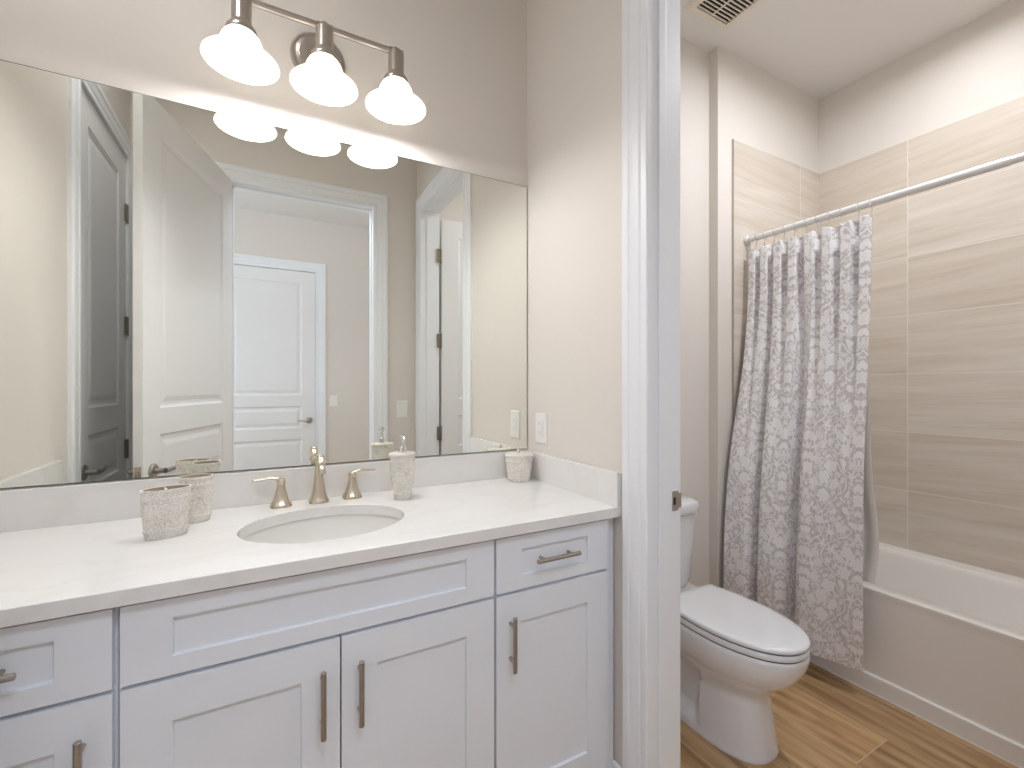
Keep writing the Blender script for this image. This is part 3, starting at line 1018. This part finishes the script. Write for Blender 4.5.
rings = []
levels = sorted(set([0.0, 0.005, 0.010, 0.018, 0.028, 0.388, 0.391, 0.393] + [0.028 + 0.0146 * i for i in range(26) if 0.028 + 0.0146 * i < 0.387]))
for z in levels:
    _, yb, yt, hw, ym, wb = lerp_sec(z)
    r = []
    for x, y in egg(yb, yt, hw, ym, wb, 96, 2.6 if z < 0.2 else 2.2):
        # recessed pocket on both sides over the trapway
        if 0.13 < y < 0.412 and 0.035 < z < 0.240 and abs(x) > 0.05:
            fy = min((y - 0.13) / 0.030, (0.412 - y) / 0.012, 1)
            fz = min((z - 0.035) / 0.016, (0.240 - z) / 0.030, 1)
            x -= math.copysign(0.042 * max(0, min(fy, fz)), x)
        r.append(W(x, y, z))
    rings.append(r)
MB().loft(rings).build('bowl', 'porcelain', to, smooth=True, angle=60)


def slab(name, z0, z1, grow, m, crown=0.0, back=0.262, label=None):
    rs = []
    e = egg(back, 0.728 + grow, 0.166 + grow, 0.45, 0.146 + grow, 80)
    cy = 0.48

    def sc(k):
        return [(x * k, cy + (y - cy) * k) for x, y in e]
    lay = [(0.975, z0), (0.995, z0 + 0.002), (1.0, z0 + 0.005), (1.0, z1 - 0.008), (0.992, z1 - 0.003), (0.97, z1)]
    if crown:
        lay += [(0.85, z1 + crown * 0.5), (0.6, z1 + crown * 0.85), (0.3, z1 + crown), (0.05, z1 + crown)]
    for k, z in lay:
        rs.append([W(x, y, z) for x, y in sc(k)])
    return MB().loft(rs).build(name, m, to, smooth=True, angle=50, label=label)


slab('seat_gap_shade', 0.3925, 0.3985, -0.006, 'gap_shade', label='dark band painted as shade under the seat')  # dark slab stands in for the shade between bowl and seat
slab('seat', 0.3975, 0.4190, 0.0, 'porcelain')
slab('lid_gap_shade', 0.4185, 0.4235, -0.005, 'gap_shade', label='dark band painted as shade under the lid')  # dark slab stands in for the shade between seat and lid
slab('lid', 0.4230, 0.4395, 0.001, 'porcelain', 0.004)
for sx in (-1, 1):
    b = MB()
    b.lathe([(0.016, 0), (0.016, 0.020), (0.012, 0.026), (0.0, 0.028)], W(sx * 0.075, 0.240, 0.392), 20, cap1=False)
    b.build('hinge_cap', 'porcelain', to, smooth=True)


def rbox(hw, y0, y1, z, n=48, p=6.0):
    cy, hy = (y0 + y1) / 2, (y1 - y0) / 2
    out = []
    for i in range(n):
        a = 2 * PI * i / n
        c, s = math.cos(a), math.sin(a)
        k = (abs(c) ** p + abs(s) ** p) ** (-1 / p)
        out.append(W(hw * c * k, cy + hy * s * k, z))
    return out


MB().loft([rbox(0.135, 0.02, 0.160, 0.390), rbox(0.150, 0.01, 0.172, 0.415), rbox(0.153, 0.004, 0.178, 0.44), rbox(0.160, 0.002, 0.186, 0.56), rbox(0.168, 0.0, 0.193, 0.70), rbox(0.169, 0.0, 0.194, 0.7205)]).build('tank', 'porcelain', to, smooth=True, angle=50)
MB().loft([rbox(0.170, -0.002, 0.197, 0.7200), rbox(0.178, -0.004, 0.203, 0.7230), rbox(0.180, -0.005, 0.206, 0.735), rbox(0.179, -0.005, 0.206, 0.762), rbox(0.175, -0.002, 0.202, 0.772), rbox(0.160, 0.008, 0.19, 0.778)]).build('tank_lid', 'porcelain', to, smooth=True, angle=50)
b = MB()
b.lathe([(0.011, 0), (0.011, 0.010), (0.007, 0.014)], seg=18, M=Matrix.Translation(W(-0.115, 0.192, 0.665)) @ Matrix.Rotation(PI / 2, 4, 'X'))
b.tube([W(-0.115, 0.206, 0.665), W(-0.09, 0.209, 0.663), W(-0.045, 0.207, 0.658)], [(0.006, 0.006), (0.005, 0.006), (0.004, 0.008)], 12)
b.build('flush_lever', 'chrome', to, smooth=True)

# ------------------------------------------------------------------ bathtub
TBX0, TBX1 = 2.2307, XW - 0.0005
TBY0, TBY1 = 0.006, YE - 0.0005
ZR = 0.4310
tb = thing('bathtub', 'white alcove bathtub with a flat ledged apron', 'bathtub', ((TBX0 + TBX1) / 2, 0.77, 0))


def rrect(x0, x1, y0, y1, r, z, n=10):
    out = []
    for cx_, cy_, a0 in ((x1 - r, y1 - r, 0), (x0 + r, y1 - r, PI / 2), (x0 + r, y0 + r, PI), (x1 - r, y0 + r, 3 * PI / 2)):
        for i in range(n):
            a = a0 + PI / 2 * i / (n - 1)
            out.append((cx_ + r * math.cos(a), cy_ + r * math.sin(a), z))
    return out


r_ = [rrect(TBX0 + 0.004, TBX1, TBY0, TBY1, 0.003, 0.05), rrect(TBX0 + 0.004, TBX1, TBY0, TBY1, 0.003, ZR - 0.045), rrect(TBX0 + 0.002, TBX1, TBY0, TBY1, 0.003, ZR - 0.020), rrect(TBX0, TBX1, TBY0, TBY1, 0.003, ZR - 0.010),
      rrect(TBX0 + 0.0005, TBX1, TBY0, TBY1, 0.003, ZR - 0.003), rrect(TBX0 + 0.0035, TBX1 - 0.002, TBY0 + 0.002, TBY1 - 0.002, 0.004, ZR),
      rrect(TBX0 + 0.062, TBX1 - 0.088, TBY0 + 0.085, TBY1 - 0.075, 0.10, ZR), rrect(TBX0 + 0.070, TBX1 - 0.094, TBY0 + 0.095, TBY1 - 0.083, 0.10, ZR - 0.006), rrect(TBX0 + 0.076, TBX1 - 0.099, TBY0 + 0.105, TBY1 - 0.090, 0.10, ZR - 0.025),
      rrect(TBX0 + 0.100, TBX1 - 0.122, TBY0 + 0.20, TBY1 - 0.125, 0.11, 0.16), rrect(TBX0 + 0.125, TBX1 - 0.145, TBY0 + 0.27, TBY1 - 0.15, 0.11, 0.105), rrect(TBX0 + 0.175, TBX1 - 0.19, TBY0 + 0.34, TBY1 - 0.20, 0.10, 0.085)]
MB().loft(r_, False, True).build('tub_shell', 'tub_acrylic', tb, smooth=True, angle=40)
b = MB()
pr = [(0.004, 0.080), (0.0035, 0.074), (-0.007, 0.0725), (-0.0088, 0.0695), (-0.0085, 0.0005), (0.03, 0.0005), (0.03, 0.080)]
b.loft([[(TBX0 + dx, TBY0, z) for dx, z in pr], [(TBX0 + dx, TBY1, z) for dx, z in pr]])
b.build('apron_skirt', 'tub_acrylic', tb, smooth=True, angle=30)
structure(MB().box(TBX0 - 0.0125, TBX0 - 0.0088, TBY0, TBY1 - 0.02, 0.0, 0.004).build('trim_8', 'grout_caulk'), 'pale caulk line between floor and tub', 'caulk line')

# ------------------------------------------------------------------ curtain rod, rings, curtain and liner
RX, RZ = 2.240, 2.050
rod = thing('curtain_rod', 'straight silver tension rod spanning the bathtub', 'curtain rod', (RX, 0.77, RZ))
MB().tube([(RX, 0.003, RZ), (RX, 0.55, RZ)], 0.0135, 20).build('inner_tube', 'rod_steel', rod, smooth=True)
b = MB().tube([(RX, 0.548, RZ), (RX, YE - TT - 0.001, RZ)], 0.0155, 20)
b.build('outer_tube', 'rod_steel', rod, smooth=True)
MB().tube([(RX, YE - TT - 0.0005, RZ), (RX, YE - TT - 0.012, RZ), (RX, YE - TT - 0.02, RZ)], [0.027, 0.025, 0.017], 24).build('end_flange', 'rod_steel', rod, smooth=True)

CY0, CY1 = 1.502, 0.945            # far and near edge of the gathered curtain
CT, CB = 1.990, 0.124
NU, NV = 420, 460


def smooth(x):
    x = np.clip(x, 0, 1)
    return x * x * (3 - 2 * x)


def gauss(u, c, w):
    return np.exp(-((u - c) / w) ** 2)


def curtain_surface():
    u = np.linspace(0, 1, NU)[None, :].repeat(NV, 0)
    v = np.linspace(0, 1, NV)[:, None].repeat(NU, 1)        # 0 top, 1 bottom
    s = smooth(v * 1.5)                                     # pleats melt into folds
    # pleats at the rings
    ph = 2 * PI * (8.0 * (u + 0.02 * np.sin(5 * u)))
    top = 1 - (0.5 + 0.5 * np.cos(ph)) ** 2.6
    # deep valleys lower down: a narrow one and a wide one, drifting to the left as they fall
    val = 1.0 * gauss(u, 0.245 - 0.03 * v, 0.030) + 1.22 * gauss(u, 0.535 - 0.045 * v, 0.050) + 0.25 * gauss(u, 0.80, 0.07) * (1 - 0.7 * v) + 0.25 * gauss(u, 0.40, 0.03) * (1 - v) + 0.22 * gauss(u, 0.68, 0.035) * (1 - v)
    bot = 1.0 - val + 0.08 * np.sin(9 * u + 2.0 * v) * (0.5 + 0.5 * v)
    out = (1 - s) * (0.048 * top) + s * (0.002 + 0.076 * bot)
    # the cloth hangs outside the tub, pushed further out on the left towards the bottom
    lean = 0.002 + smooth((v - 0.1) / 0.8) * (0.018 + 0.104 * (1 - u) ** 1.1)
    X = RX - 0.004 - lean - out + 0.02 * (1 - s)
    # sideways gathering: cloth bunches near the valleys
    yy = CY0 + (CY1 - CY0) * (u + 0.012 * (1 - s) * np.sin(2 * ph))
    yy = yy + 0.010 * s * gauss(u, 0.56 - 0.045 * v, 0.06) * 0.6
    scal = 0.020 * (1 - np.clip(v / 0.03, 0, 1)) * (0.5 + 0.5 * np.cos(2 * PI * 11 * u))
    zb = CB + 0.020 * np.sin(6.0 * u + 0.4) * 0.6 - 0.016 * u
    Z = CT + 0.004 - scal * 0.5 - (CT - zb) * v
    return X, yy, Z


def damask(sx, sy):
    """white floral and paisley figure on grey, mirrored every 0.32 m, repeating every 0.66 m; sx, sy in metres of cloth"""
    PW, PH = 0.32, 0.66
    x = np.abs((sx / PW) % 2.0 - 1.0) * PW
    row = np.floor(sy / PH)
    y = sy % PH
    rng = np.random.RandomState(11)
    wx = x + 0.006 * np.sin(41 * y) + 0.004 * np.sin(83 * y + 40 * x) + 0.0022 * np.sin(310 * y + 90 * x)
    wy = y + 0.006 * np.sin(37 * x + 1) + 0.004 * np.sin(71 * x - 33 * y) + 0.0022 * np.sin(290 * x - 110 * y)
    ink = np.zeros_like(x)

    def put(val):
        np.maximum(ink, val, out=ink)

    def soft(d, w=0.0022):
        return np.clip(0.5 - d / (2 * w), 0, 1)

    def line(fx, fy, w, lo=0.0, hi=1.0, n=90):
        d = np.full(x.shape, 9.0)
        for tt in np.linspace(lo, hi, n):
            px, py = fx(tt), fy(tt)
            d = np.minimum(d, np.hypot(wx - px, wy - py))
        return d - w

    def flower(cx, cy, R, n, ph, ring=True):
        dx, dy = wx - cx, wy - cy
        r = np.hypot(dx, dy)
        th = np.arctan2(dy, dx) + ph
        edge = R * (0.74 + 0.26 * np.abs(np.cos(n * th / 2)))
        put(soft(r - edge))
        if ring:
            cut = soft(np.abs(r - edge * 0.58) - 0.0016) * 0.8
            cut = np.maximum(cut, soft(np.abs(np.sin(n * th / 2 + PI / 2)) * r - 0.0015) * (r > R * 0.25) * (r < edge * 0.9) * 0.7)
            ink[:] = np.where(r < edge, ink * (1 - cut), ink)
            put(soft(r - R * 0.17))

    def leaf(cx, cy, L, Wd, an):
        dx, dy = wx - cx, wy - cy
        a = (dx * math.cos(an) + dy * math.sin(an)) / L
        c = (-dx * math.sin(an) + dy * math.cos(an))
        half = Wd * np.clip(1 - a * a, 0, None) ** 0.7 * (1 + 0.18 * np.cos(18 * a))
        inside = soft(np.abs(c) - half) * (np.abs(a) < 1)
        vein = soft(np.abs(c) - 0.0012) * (np.abs(a) < 0.85)
        put(inside * (1 - 0.75 * vein))

    # flowing scrolls: a white line with a grey margin on either side
    scrolls = []
    for fx, fy in (((lambda t: 0.17 + 0.115 * math.sin(t * 5.2 + 0.3) * (0.55 + 0.45 * t)), (lambda t: 0.03 + 0.38 * t)),
                   ((lambda t: 0.20 + 0.10 * math.cos(t * 4.3 + 0.6)), (lambda t: 0.39 + 0.26 * t)),
                   ((lambda t: 0.03 + 0.09 * math.sin(t * 3.4)), (lambda t: 0.22 + 0.30 * t))):
        scrolls.append([(fx(t), fy(t)) for t in np.linspace(0, 1, 60)])
        d = line(fx, fy, 0.0044)
        put(soft(d))
    # flowers, leaf sprays and single leaves packed closely between them
    taken = [(px, py, 0.0080) for sc in scrolls for px, py in sc]
    put_list = []
    for R, tries in ((0.040, 40), (0.031, 160), (0.024, 420), (0.017, 1000), (0.012, 2000), (0.008, 3000)):
        for _ in range(tries):
            cx, cy = rng.rand() * (PW + 0.01), rng.rand() * PH
            if cx < 0.5 * R:
                cx = 0.0
            if all((cx - a) ** 2 + (cy - c) ** 2 > (R * 0.80 + q * 0.86) ** 2 for a, c, q in taken):
                taken.append((cx, cy, R))
                put_list.append((cx, cy, R))
    full = (wx, wy, ink)
    for k, (cx, cy, R) in enumerate(put_list):
        sel = np.where((np.abs(full[0] - cx) < R * 1.4) & (np.abs(full[1] - cy) < R * 1.4))
        if not len(sel[0]):
            continue
        lx, ly = full[0][sel] - cx, full[1][sel] - cy
        rr, th = np.hypot(lx, ly), np.arctan2(ly, lx) + rng.rand() * 6
        kind = k % 3
        if kind == 0 or R > 0.035:                       # open blossom with veined petals
            n = 5 + int(rng.rand() * 4)
            edge = R * (0.78 + 0.22 * np.abs(np.cos(n * th / 2)))
            v = soft(rr - edge)
            v = v * (1 - 0.7 * soft(np.abs(rr - edge * 0.56) - 0.0012)) * (1 - 0.6 * soft(np.abs(np.sin(n * th / 2)) * rr - 0.0011) * (rr > R * 0.3))
            v = v * (1 - 0.6 * soft(np.abs(rr - edge * 0.22) - 0.001))
        elif kind == 1:                                  # spray of narrow leaves
            n = 5 + int(rng.rand() * 3)
            edge = R * (0.30 + 0.72 * np.abs(np.cos(n * th / 2)) ** 1.5)
            v = soft(rr - edge) * (1 - 0.6 * soft(np.abs(np.sin(n * th / 2)) * rr - 0.0010) * (rr < edge * 0.8))
        else:                                            # curled teardrop leaf
            a = rng.rand() * 6.28
            px = lx * math.cos(a) + ly * math.sin(a)
            py = -lx * math.sin(a) + ly * math.cos(a) + 0.25 * px * px / R
            q = np.clip(1 - (px / R) ** 2, 0, None)
            half = R * 0.62 * q ** 0.75 * (1 - 0.35 * px / R)
            v = soft(np.abs(py) - half) * (np.abs(px) < R) * (1 - 0.7 * soft(np.abs(np.abs(py) - half * 0.45) - 0.0010))
        full[2][sel] = np.maximum(full[2][sel], v)
    return ink


def sheet_object(name, X, Y, Z, m, attr=None, thick=0.0012):
    nv, nu = X.shape
    co = np.stack([X, Y, Z], -1).reshape(-1, 3)
    base = np.array([co[:, 0].mean(), co[:, 1].mean(), co[:, 2].min()])
    idx = np.arange(nv * nu).reshape(nv, nu)
    q = np.stack([idx[:-1, :-1], idx[1:, :-1], idx[1:, 1:], idx[:-1, 1:]], -1).reshape(-1, 4)
    me = bpy.data.meshes.new(name)
    me.from_pydata((co - base).tolist(), [], q.tolist())
    me.polygons.foreach_set('use_smooth', [True] * len(me.polygons))
    if attr is not None:
        a = me.attributes.new('damask', 'FLOAT', 'POINT')
        a.data.foreach_set('value', attr.reshape(-1).astype(np.float32))
    me.materials.append(MATS[m])
    o = bpy.data.objects.new(name, me)
    COL.objects.link(o)
    o.location = base
    md = o.modifiers.new('thickness', 'SOLIDIFY')
    md.thickness, md.offset = thick, 0.0
    return o


Xc, Yc_, Zc = curtain_surface()
# cloth coordinates: arc length across the middle of the drop
mid = NV // 2
ds = np.hypot(np.diff(Xc[mid]), np.diff(Yc_[mid]))
arc = np.concatenate([[0], np.cumsum(ds)])
arc = arc * 1.25 + 0.06
dk = damask(np.tile(arc, (NV, 1)) * 1.3, np.tile((Zc.max() - Zc[:, NU // 2])[:, None], (1, NU)) * 1.3)
cu = sheet_object('shower_curtain', Xc, Yc_, Zc, 'damask_cloth', dk)
tag(cu, 'grey and white floral paisley shower curtain hanging outside the tub', 'shower curtain')

# liner: hangs inside the tub
lu = np.linspace(0, 1, 120)[None, :].repeat(120, 0)
lv = np.linspace(0, 1, 120)[:, None].repeat(120, 1)
LXx = RX + 0.014 + smooth(lv * 1.6 - 0.25) * 0.085 + 0.006 * np.sin(2 * PI * 7 * lu) * (0.4 + 0.6 * lv)
LYy = 1.495 + (0.968 - 1.495) * lu + (0.040 * lv - 0.030 * gauss(lv, 0.82, 0.13)) * lu
LZz = 1.985 - (1.985 - 0.27) * lv
ln = sheet_object('shower_liner', LXx, LYy, LZz, 'liner_white')
tag(ln, 'plain off-white shower liner hanging inside the tub behind the curtain', 'shower liner')

ring0 = None
RINGU = [0.012, 0.07, 0.15, 0.24, 0.33, 0.42, 0.51, 0.60, 0.69, 0.78, 0.90, 0.985]
ORD = ['first', 'second', 'third', 'fourth', 'fifth', 'sixth', 'seventh', 'eighth', 'ninth', 'tenth', 'eleventh', 'twelfth']


def ring_mesh():
    b = MB()
    pts = []
    for i in range(29):
        a = PI / 2 + 2 * PI * i / 28
        pts.append((0.020 * math.cos(a), 0.0, 0.0015 + 0.0205 * math.sin(a)))
    b.tube(pts, 0.0016, 8)
    b.tube([(0.0, 0.0, -0.014), (-0.002, 0.001, -0.026), (-0.006, 0.001, -0.044), (-0.010, 0.0, -0.060), (-0.004, -0.001, -0.066), (0.003, -0.001, -0.058)], 0.0014, 8)
    return b


for k, u_ in enumerate(RINGU):
    y = CY0 + (CY1 - CY0) * u_
    lab = 'silver curtain ring on the rod, %s from the tiled end wall' % ORD[k] if k < 11 else 'silver curtain ring on the rod at the free edge of the curtain'
    if ring0 is None:
        bb = ring_mesh()
        ring0 = bb.build('curtain_ring', 'chrome', None, smooth=True)
        o = ring0
        zoff = ring0.location.z
    else:
        o = ring0.copy()
        COL.objects.link(o)
    o.location = (RX + ring0.location.x * 0, y, RZ + zoff - 0.004)
    tag(o, lab, 'curtain ring', 'curtain rings on the shower rod')

# ------------------------------------------------------------------ ceiling vent, downlight and added fill lights
vt = thing('exhaust_vent', 'square cream exhaust vent grille on the toilet room ceiling', 'vent', (1.82, 1.31, ZC))
vx0, vx1, vy0, vy1 = 1.682, 1.957, 1.165, 1.442
b = MB()
fw = 0.033


def vring(i, z):
    return [(vx0 + i, vy0 + i, z), (vx1 - i, vy0 + i, z), (vx1 - i, vy1 - i, z), (vx0 + i, vy1 - i, z)]


b.loft([vring(0, ZC - 0.0003), vring(0.001, ZC - 0.006), vring(0.006, ZC - 0.012), vring(fw, ZC - 0.016), vring(fw, ZC - 0.004)], False, False)
b.build('frame', 'vent_cream', vt)
MB().box(vx0 + fw - 0.002, vx1 - fw + 0.002, vy0 + fw - 0.002, vy1 - fw + 0.002, ZC - 0.004, ZC - 0.0005).build('backing', 'dark_gap', vt)
b = MB()
n = 12
for i in range(n):
    y = vy0 + fw + (vy1 - vy0 - 2 * fw) * (i + 0.5) / n
    b.box(vx0 + fw, vx1 - fw, y - 0.0023, y + 0.0023, ZC - 0.015, ZC - 0.010)
b.box((vx0 + vx1) / 2 - 0.003, (vx0 + vx1) / 2 + 0.003, vy0 + fw, vy1 - fw, ZC - 0.0145, ZC - 0.010)
b.build('grille', 'vent_cream', vt)


def downlight(name, label, x, y, power, color, k=1.0, beam=180):
    t = thing(name, label, 'ceiling light', (x, y, ZC))
    MB().lathe([(0.062, -0.001), (0.066, -0.006), (0.088, -0.004), (0.090, -0.0003)], (x, y, ZC), 40, cap0=False, cap1=False, sx=k, sy=k).build('trim_ring', 'plastic_white', t, smooth=True)
    MB().lathe([(0.0, -0.003), (0.062, -0.003), (0.062, -0.0003)], (x, y, ZC), 40, cap0=False, cap1=False, sx=k, sy=k).build('lens', 'lamp_lens', t)
    l = bpy.data.lights.new('downlight', 'AREA')
    l.shape, l.size, l.energy, l.color = 'DISK', 0.11 * k, power, color
    l.spread = math.radians(beam)
    o = bpy.data.objects.new('downlight', l)
    COL.objects.link(o)
    o.parent = t
    o.location = (0, 0, -0.012)


downlight('recessed_downlight', 'round recessed ceiling light above the bathtub', 2.54, 0.80, SHOWER_W, WARM, 1.0, 165)
downlight('recessed_downlight', 'added round fill light on the ceiling in front of the toilet', 2.02, 0.72, TOILET_FILL_W, NEUT, 1.0, 172)  # second fixture, added out of view to brighten the toilet room
downlight('vanity_room_fill', 'added round fill light on the ceiling of the vanity room', -0.46, 1.00, VANITY_FILL_W, NEUT, 1.6)  # unseen fixture added to brighten the vanity room and closet door
